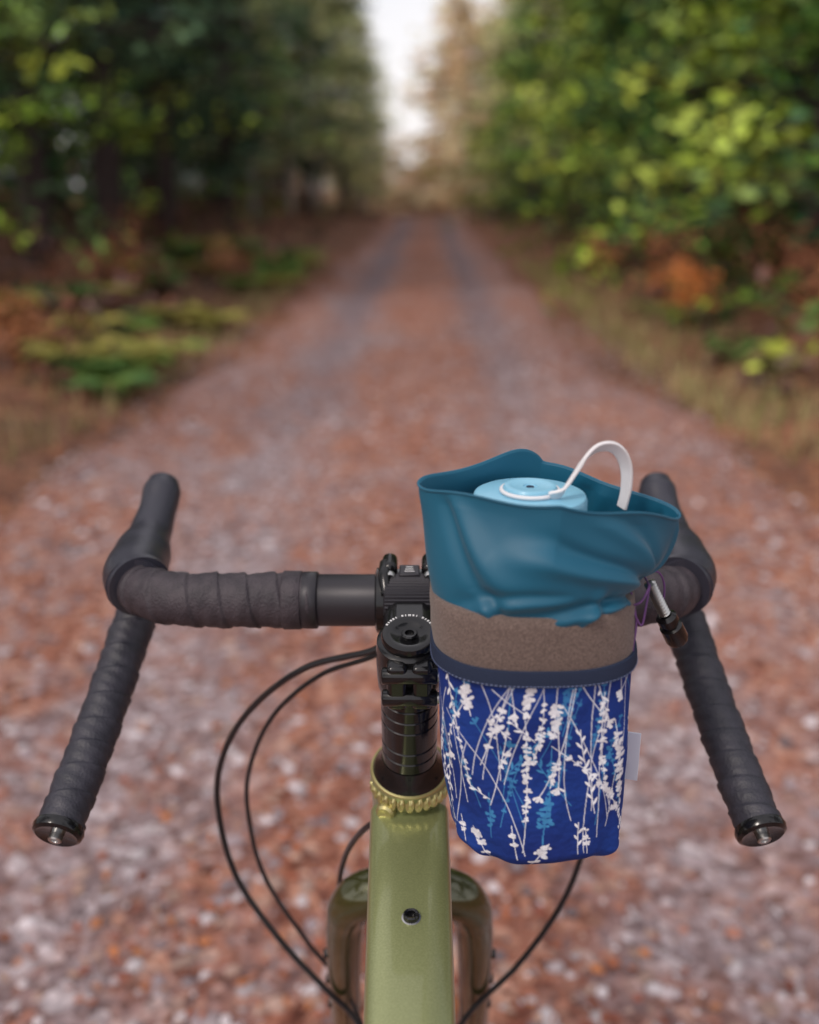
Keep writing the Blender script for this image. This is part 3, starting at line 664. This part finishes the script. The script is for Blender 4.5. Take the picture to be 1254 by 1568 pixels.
# teal collar
def rdg(x): return 1-2*math.sqrt(math.sin(x)**2+.05)
FOLDS=[(-.50,.34,-1.75,.62,.0042,.0052),(-.60,.20,-1.45,.14,.0036,.0036),(-.42,.42,-1.05,.92,.0030,.0045),(-2.55,.98,-1.95,.40,.0034,.0055),
       (-1.35,.02,-1.10,.34,.0028,.0036),(-1.95,.00,-2.15,.28,.0026,.0036),(-.22,.42,-.10,.85,.0040,.0040),(-1.55,.30,-2.30,.12,.0024,.0045),(-.75,.04,-.55,.22,.003,.003),(1.0,.9,1.4,.3,.004,.006),(.4,.8,.7,.3,.004,.006)]
def foldw(t,h):
    w=0; px_=t*.058; py_=h*.075
    for (ta,ha,tb_,hb,am,wd) in FOLDS:
        ax_=ta*.058; ay=ha*.075; bx=tb_*.058; by=hb*.075; dx=bx-ax_; dy=by-ay; L2=dx*dx+dy*dy; L1=math.sqrt(L2)
        u=((px_-ax_)*dx+(py_-ay)*dy)/L2; v=((px_-ax_)*-dy+(py_-ay)*dx)/L1
        if u<-.3 or u>1.3: continue
        uu=min(1,max(0,(u+.3)/1.6)); tp=math.sin(math.pi*uu)**.8; v+=.003*math.sin(u*3)
        ww=wd*(.6+.8*uu)
        w+=am*tp*(math.exp(-(v/ww)**2)*1.0-math.exp(-((v+ww*1.5)/(ww*.9))**2)*.8)
    return w
def collar(th,h):
    c,s_=math.cos(th),math.sin(th)
    e=h*h*(3-2*h); e2=h**.8
    n=2.3*(1-e)+1.28*e
    rx=.0540+(.0730-.0540)*(.35*e2+.65*e); ry=.0455+(.043-.0455)*e; cx=.0690+(.0775-.0690)*e
    px=math.copysign(abs(c)**(2/n),c); py=math.copysign(abs(s_)**(2/n),s_)
    t=(th+math.pi)%(2*math.pi)-math.pi
    w=0
    t0,h0=-.38,.30
    dt=(t-t0)*.062; dh=(h-h0)*.075; rr=math.hypot(dt,dh)
    w-=.011*math.exp(-(rr/.0105)**2)
    w+=foldw(t,h)*min(1,(1.02-h)/.12)
    w+=.0012*math.sin(t*4+h*5)*math.sin(math.pi*min(1,h*1.1))
    w+=.0015*rdg(t*6+2)*math.exp(-(h/.14)**2)
    w+=.005*math.sin(math.pi*h)**2*max(0,-s_)
    x=cx+px*(rx+w); y=CY+py*(ry+w)
    z=-.2310+h*(.0750)+e*(.006*math.exp(-((t-1.85)/.28)**2)-.021*max(0,c)**3+.0015*math.sin(t*3+1)-.003*max(0,-s_)-.004*math.exp(-((t-.95)/.28)**2)+.0012*math.sin(t*7))
    return W((x,y,z))
V=[];F=[];ns,nhh=400,100
for j in range(nhh+1):
    for i in range(ns): V.append(collar(2*math.pi*i/ns,j/nhh))
for j in range(nhh):
    for i in range(ns):
        k=(i+1)%ns; F.append((j*ns+i,j*ns+k,(j+1)*ns+k,(j+1)*ns+i))
o=mobj('teal_collar',V,F,M_teal,bag,True,180); so=o.modifiers.new('s','SOLIDIFY'); so.thickness=.0014; so.offset=-1
sweep('collar_hem',[collar(2*math.pi*i/96,1.0) for i in range(97)],.0008,M_teal,bag,10,.002)
M_web=mat('webbing',(.02,.02,.025),.8)
for k,x in enumerate((.045,.10)):
    P=[W((x,.560,-.262)),W((x,.595,-.246)),W((x,.62,-.247)),W((x,.643,-.262)),W((x,.644,-.280)),W((x,.62,-.296)),W((x,.597,-.292)),W((x,.560,-.285))]
    sweep('bar_strap_%d'%k,P,.001,M_web,bag,16,.003,cross=lambda a,ip:(math.cos(a)*9,math.sin(a)*1.2))
M_white=mat('white_strap',(.74,.73,.76),.45,bump=(600,.1,.0005))
M_tag=mat('tag_cloth',(.6,.62,.72),.8)
TX=(Vector((.96,-.28,0)).normalized(),Vector((.28,.96,0)).normalized(),Vector((0,0,1)))
rbox('side_tag',W((.1320,.510,-.3240)),(.009,.0012,.032),TX,M_tag,bag,.0003)
M_purple=mat('purple_cord',(.13,.05,.18),.7)
for k,P in enumerate([[(.121,.50,-.222),(.127,.498,-.219),(.1325,.505,-.213),(.135,.525,-.215)],
    [(.123,.505,-.216),(.126,.50,-.232),(.1245,.497,-.247),(.126,.497,-.258)],
    [(.136,.526,-.214),(.143,.528,-.213),(.148,.53,-.222),(.1485,.53,-.238)],
    [(.124,.50,-.226),(.129,.50,-.234),(.132,.505,-.224),(.137,.52,-.218)]]):
    sweep('draw_cord_%d'%k,[W(p) for p in P],.0006,M_purple,bag,8,.002)
p0=W((.137,.522,-.2170)); p1=W((.1495,.528,-.240)); d=(p1-p0)
lathe('cord_spring',p0,d,[(d.length*i/24,.0025+(.0010 if i%2 else -.0007)) for i in range(25)],M_steel,bag,20,20)
lathe('cord_toggle',p1,d,[(0,.004),(.002,.0062),(.006,.0062),(.007,.0050),(.009,.0050),(.010,.0068),(.020,.0070),(.0225,.0060),(.021,.004),(.021,.0001)],M_blk,bag,28)

# ------------------------------------------------------------ bottle
bot=empty('water_bottle')
M_lid=mat('light_blue_plastic',(.22,.50,.68),.42,0,.1,bump=(300,.05,.0005)); M_body=mat('bottle_body',(.10,.35,.5),.4)
BC=W((.0665,.521,-.1630))
up=Vector((0,0,1))
lathe('bottle_body',BC-up*.19,up,[(0,.030),(.004,.0335),(.168,.0335),(.178,.031)],M_body,bot)
lathe('bottle_lid',BC-up*.014,up,[(0,.0300),(.001,.0318),(.011,.0318),(.0132,.0308),(.014,.0292),(.0143,.0165),(.0143,.0001)],M_lid,bot,80,30)
lathe('lid_button',BC+up*.0002,up,[(0,.0150),(.0030,.0150),(.0042,.0142),(.0046,.0125),(.0040,.0105),(.0038,.004),(.0030,.0036),(.0030,.0001)],M_lid,bot,60,30)
lathe('lid_button_hole',BC+up*.0033,up,[(0,.0022),(.0004,.0021)],M_navy,bot,20)
sweep('strap_ring',[BC+Vector((math.cos(a)*.0158,math.sin(a)*.0158,.0016)) for a in [2*math.pi*i/40 for i in range(41)]],.0012,M_white,bot,12,.002)
SP=[(.0760,.508,-.1612),(.0820,.507,-.1580),(.0885,.509,-.1490),(.0945,.511,-.1400),(.1010,.513,-.1352),(.1085,.515,-.1350),(.1145,.517,-.1395),(.1185,.519,-.1480),(.1195,.520,-.1600),(.1180,.521,-.1720)]
def flat_strap(name,P,w,th,m,parent,wd):
    S_=crom([W(p) for p in P],.002); pts=[q[1] for q in S_]; V=[];F=[]
    for i,p in enumerate(pts):
        d=(pts[min(i+1,len(pts)-1)]-pts[max(i-1,0)]).normalized(); a=(wd-d*wd.dot(d)).normalized(); n_=d.cross(a)
        for (su,sv) in ((-1,-1),(1,-1),(1,1),(-1,1)): V.append(p+a*su*w/2+n_*sv*th/2)
    for i in range(len(pts)-1):
        for j in range(4):
            k=(j+1)%4; F.append((i*4+j,i*4+k,(i+1)*4+k,(i+1)*4+j))
    F.append((3,2,1,0)); n=len(pts)*4; F.append((n-4,n-3,n-2,n-1))
    o=mobj(name,V,F,m,parent,True,40); b=o.modifiers.new('b','BEVEL'); b.width=.0005; b.segments=2; b.limit_method='ANGLE'; return o
flat_strap('carry_strap',SP,.0070,.0020,M_white,bot,Vector((.35,-.5,.75)).normalized())

# ------------------------------------------------------------ camera, light, world
cam=bpy.data.cameras.new('camera'); co=bpy.data.objects.new('camera',cam); coll.objects.link(co)
co.location=(0,0,HC); co.rotation_euler=(math.radians(90-18.5),0,0)
cam.sensor_fit='VERTICAL'; cam.sensor_height=36; cam.lens=34.6; cam.clip_start=.02; cam.clip_end=2000
cam.dof.use_dof=True; cam.dof.focus_distance=.60; cam.dof.aperture_fstop=3.1
scene.camera=co
sun=bpy.data.lights.new('sun','SUN'); sun.energy=1.6; sun.angle=math.radians(14); sun.color=(1,.90,.80)
so=bpy.data.objects.new('sun',sun); coll.objects.link(so)
EL,AZ=50,225
el=math.radians(EL); az=math.radians(AZ)
dirv=Vector((math.sin(az)*math.cos(el),math.cos(az)*math.cos(el),math.sin(el)))
so.rotation_euler=dirv.to_track_quat('Z','Y').to_euler(); so.location=(0,0,20)
w=bpy.data.worlds.new('World'); scene.world=w; w.use_nodes=True; nt=w.node_tree; bg=nt.nodes['Background']
sk=nt.nodes.new('ShaderNodeTexSky'); sk.sky_type='NISHITA'; sk.sun_disc=False; sk.sun_elevation=el; sk.sun_rotation=az; sk.dust_density=4; sk.air_density=1; sk.ozone_density=1.0
# thin high cloud over the clear sky
tc=nt.nodes.new('ShaderNodeTexCoord'); cn=nt.nodes.new('ShaderNodeTexNoise'); cn.inputs['Scale'].default_value=2.5; cn.inputs['Detail'].default_value=5; nt.links.new(tc.outputs['Generated'],cn.inputs['Vector'])
mr=nt.nodes.new('ShaderNodeMapRange'); mr.inputs['From Min'].default_value=.3; mr.inputs['From Max'].default_value=.7; mr.inputs['To Min'].default_value=.55; mr.inputs['To Max'].default_value=.9
nt.links.new(cn.outputs['Fac'],mr.inputs['Value'])
cl_=mixc(nt,mr.outputs['Result'],sk.outputs[0],(8.3,7.9,7.9))
nt.links.new(cl_,bg.inputs['Color']); bg.inputs['Strength'].default_value=.15
scene.view_settings.view_transform='Standard'; scene.view_settings.look='None'; scene.view_settings.exposure=0
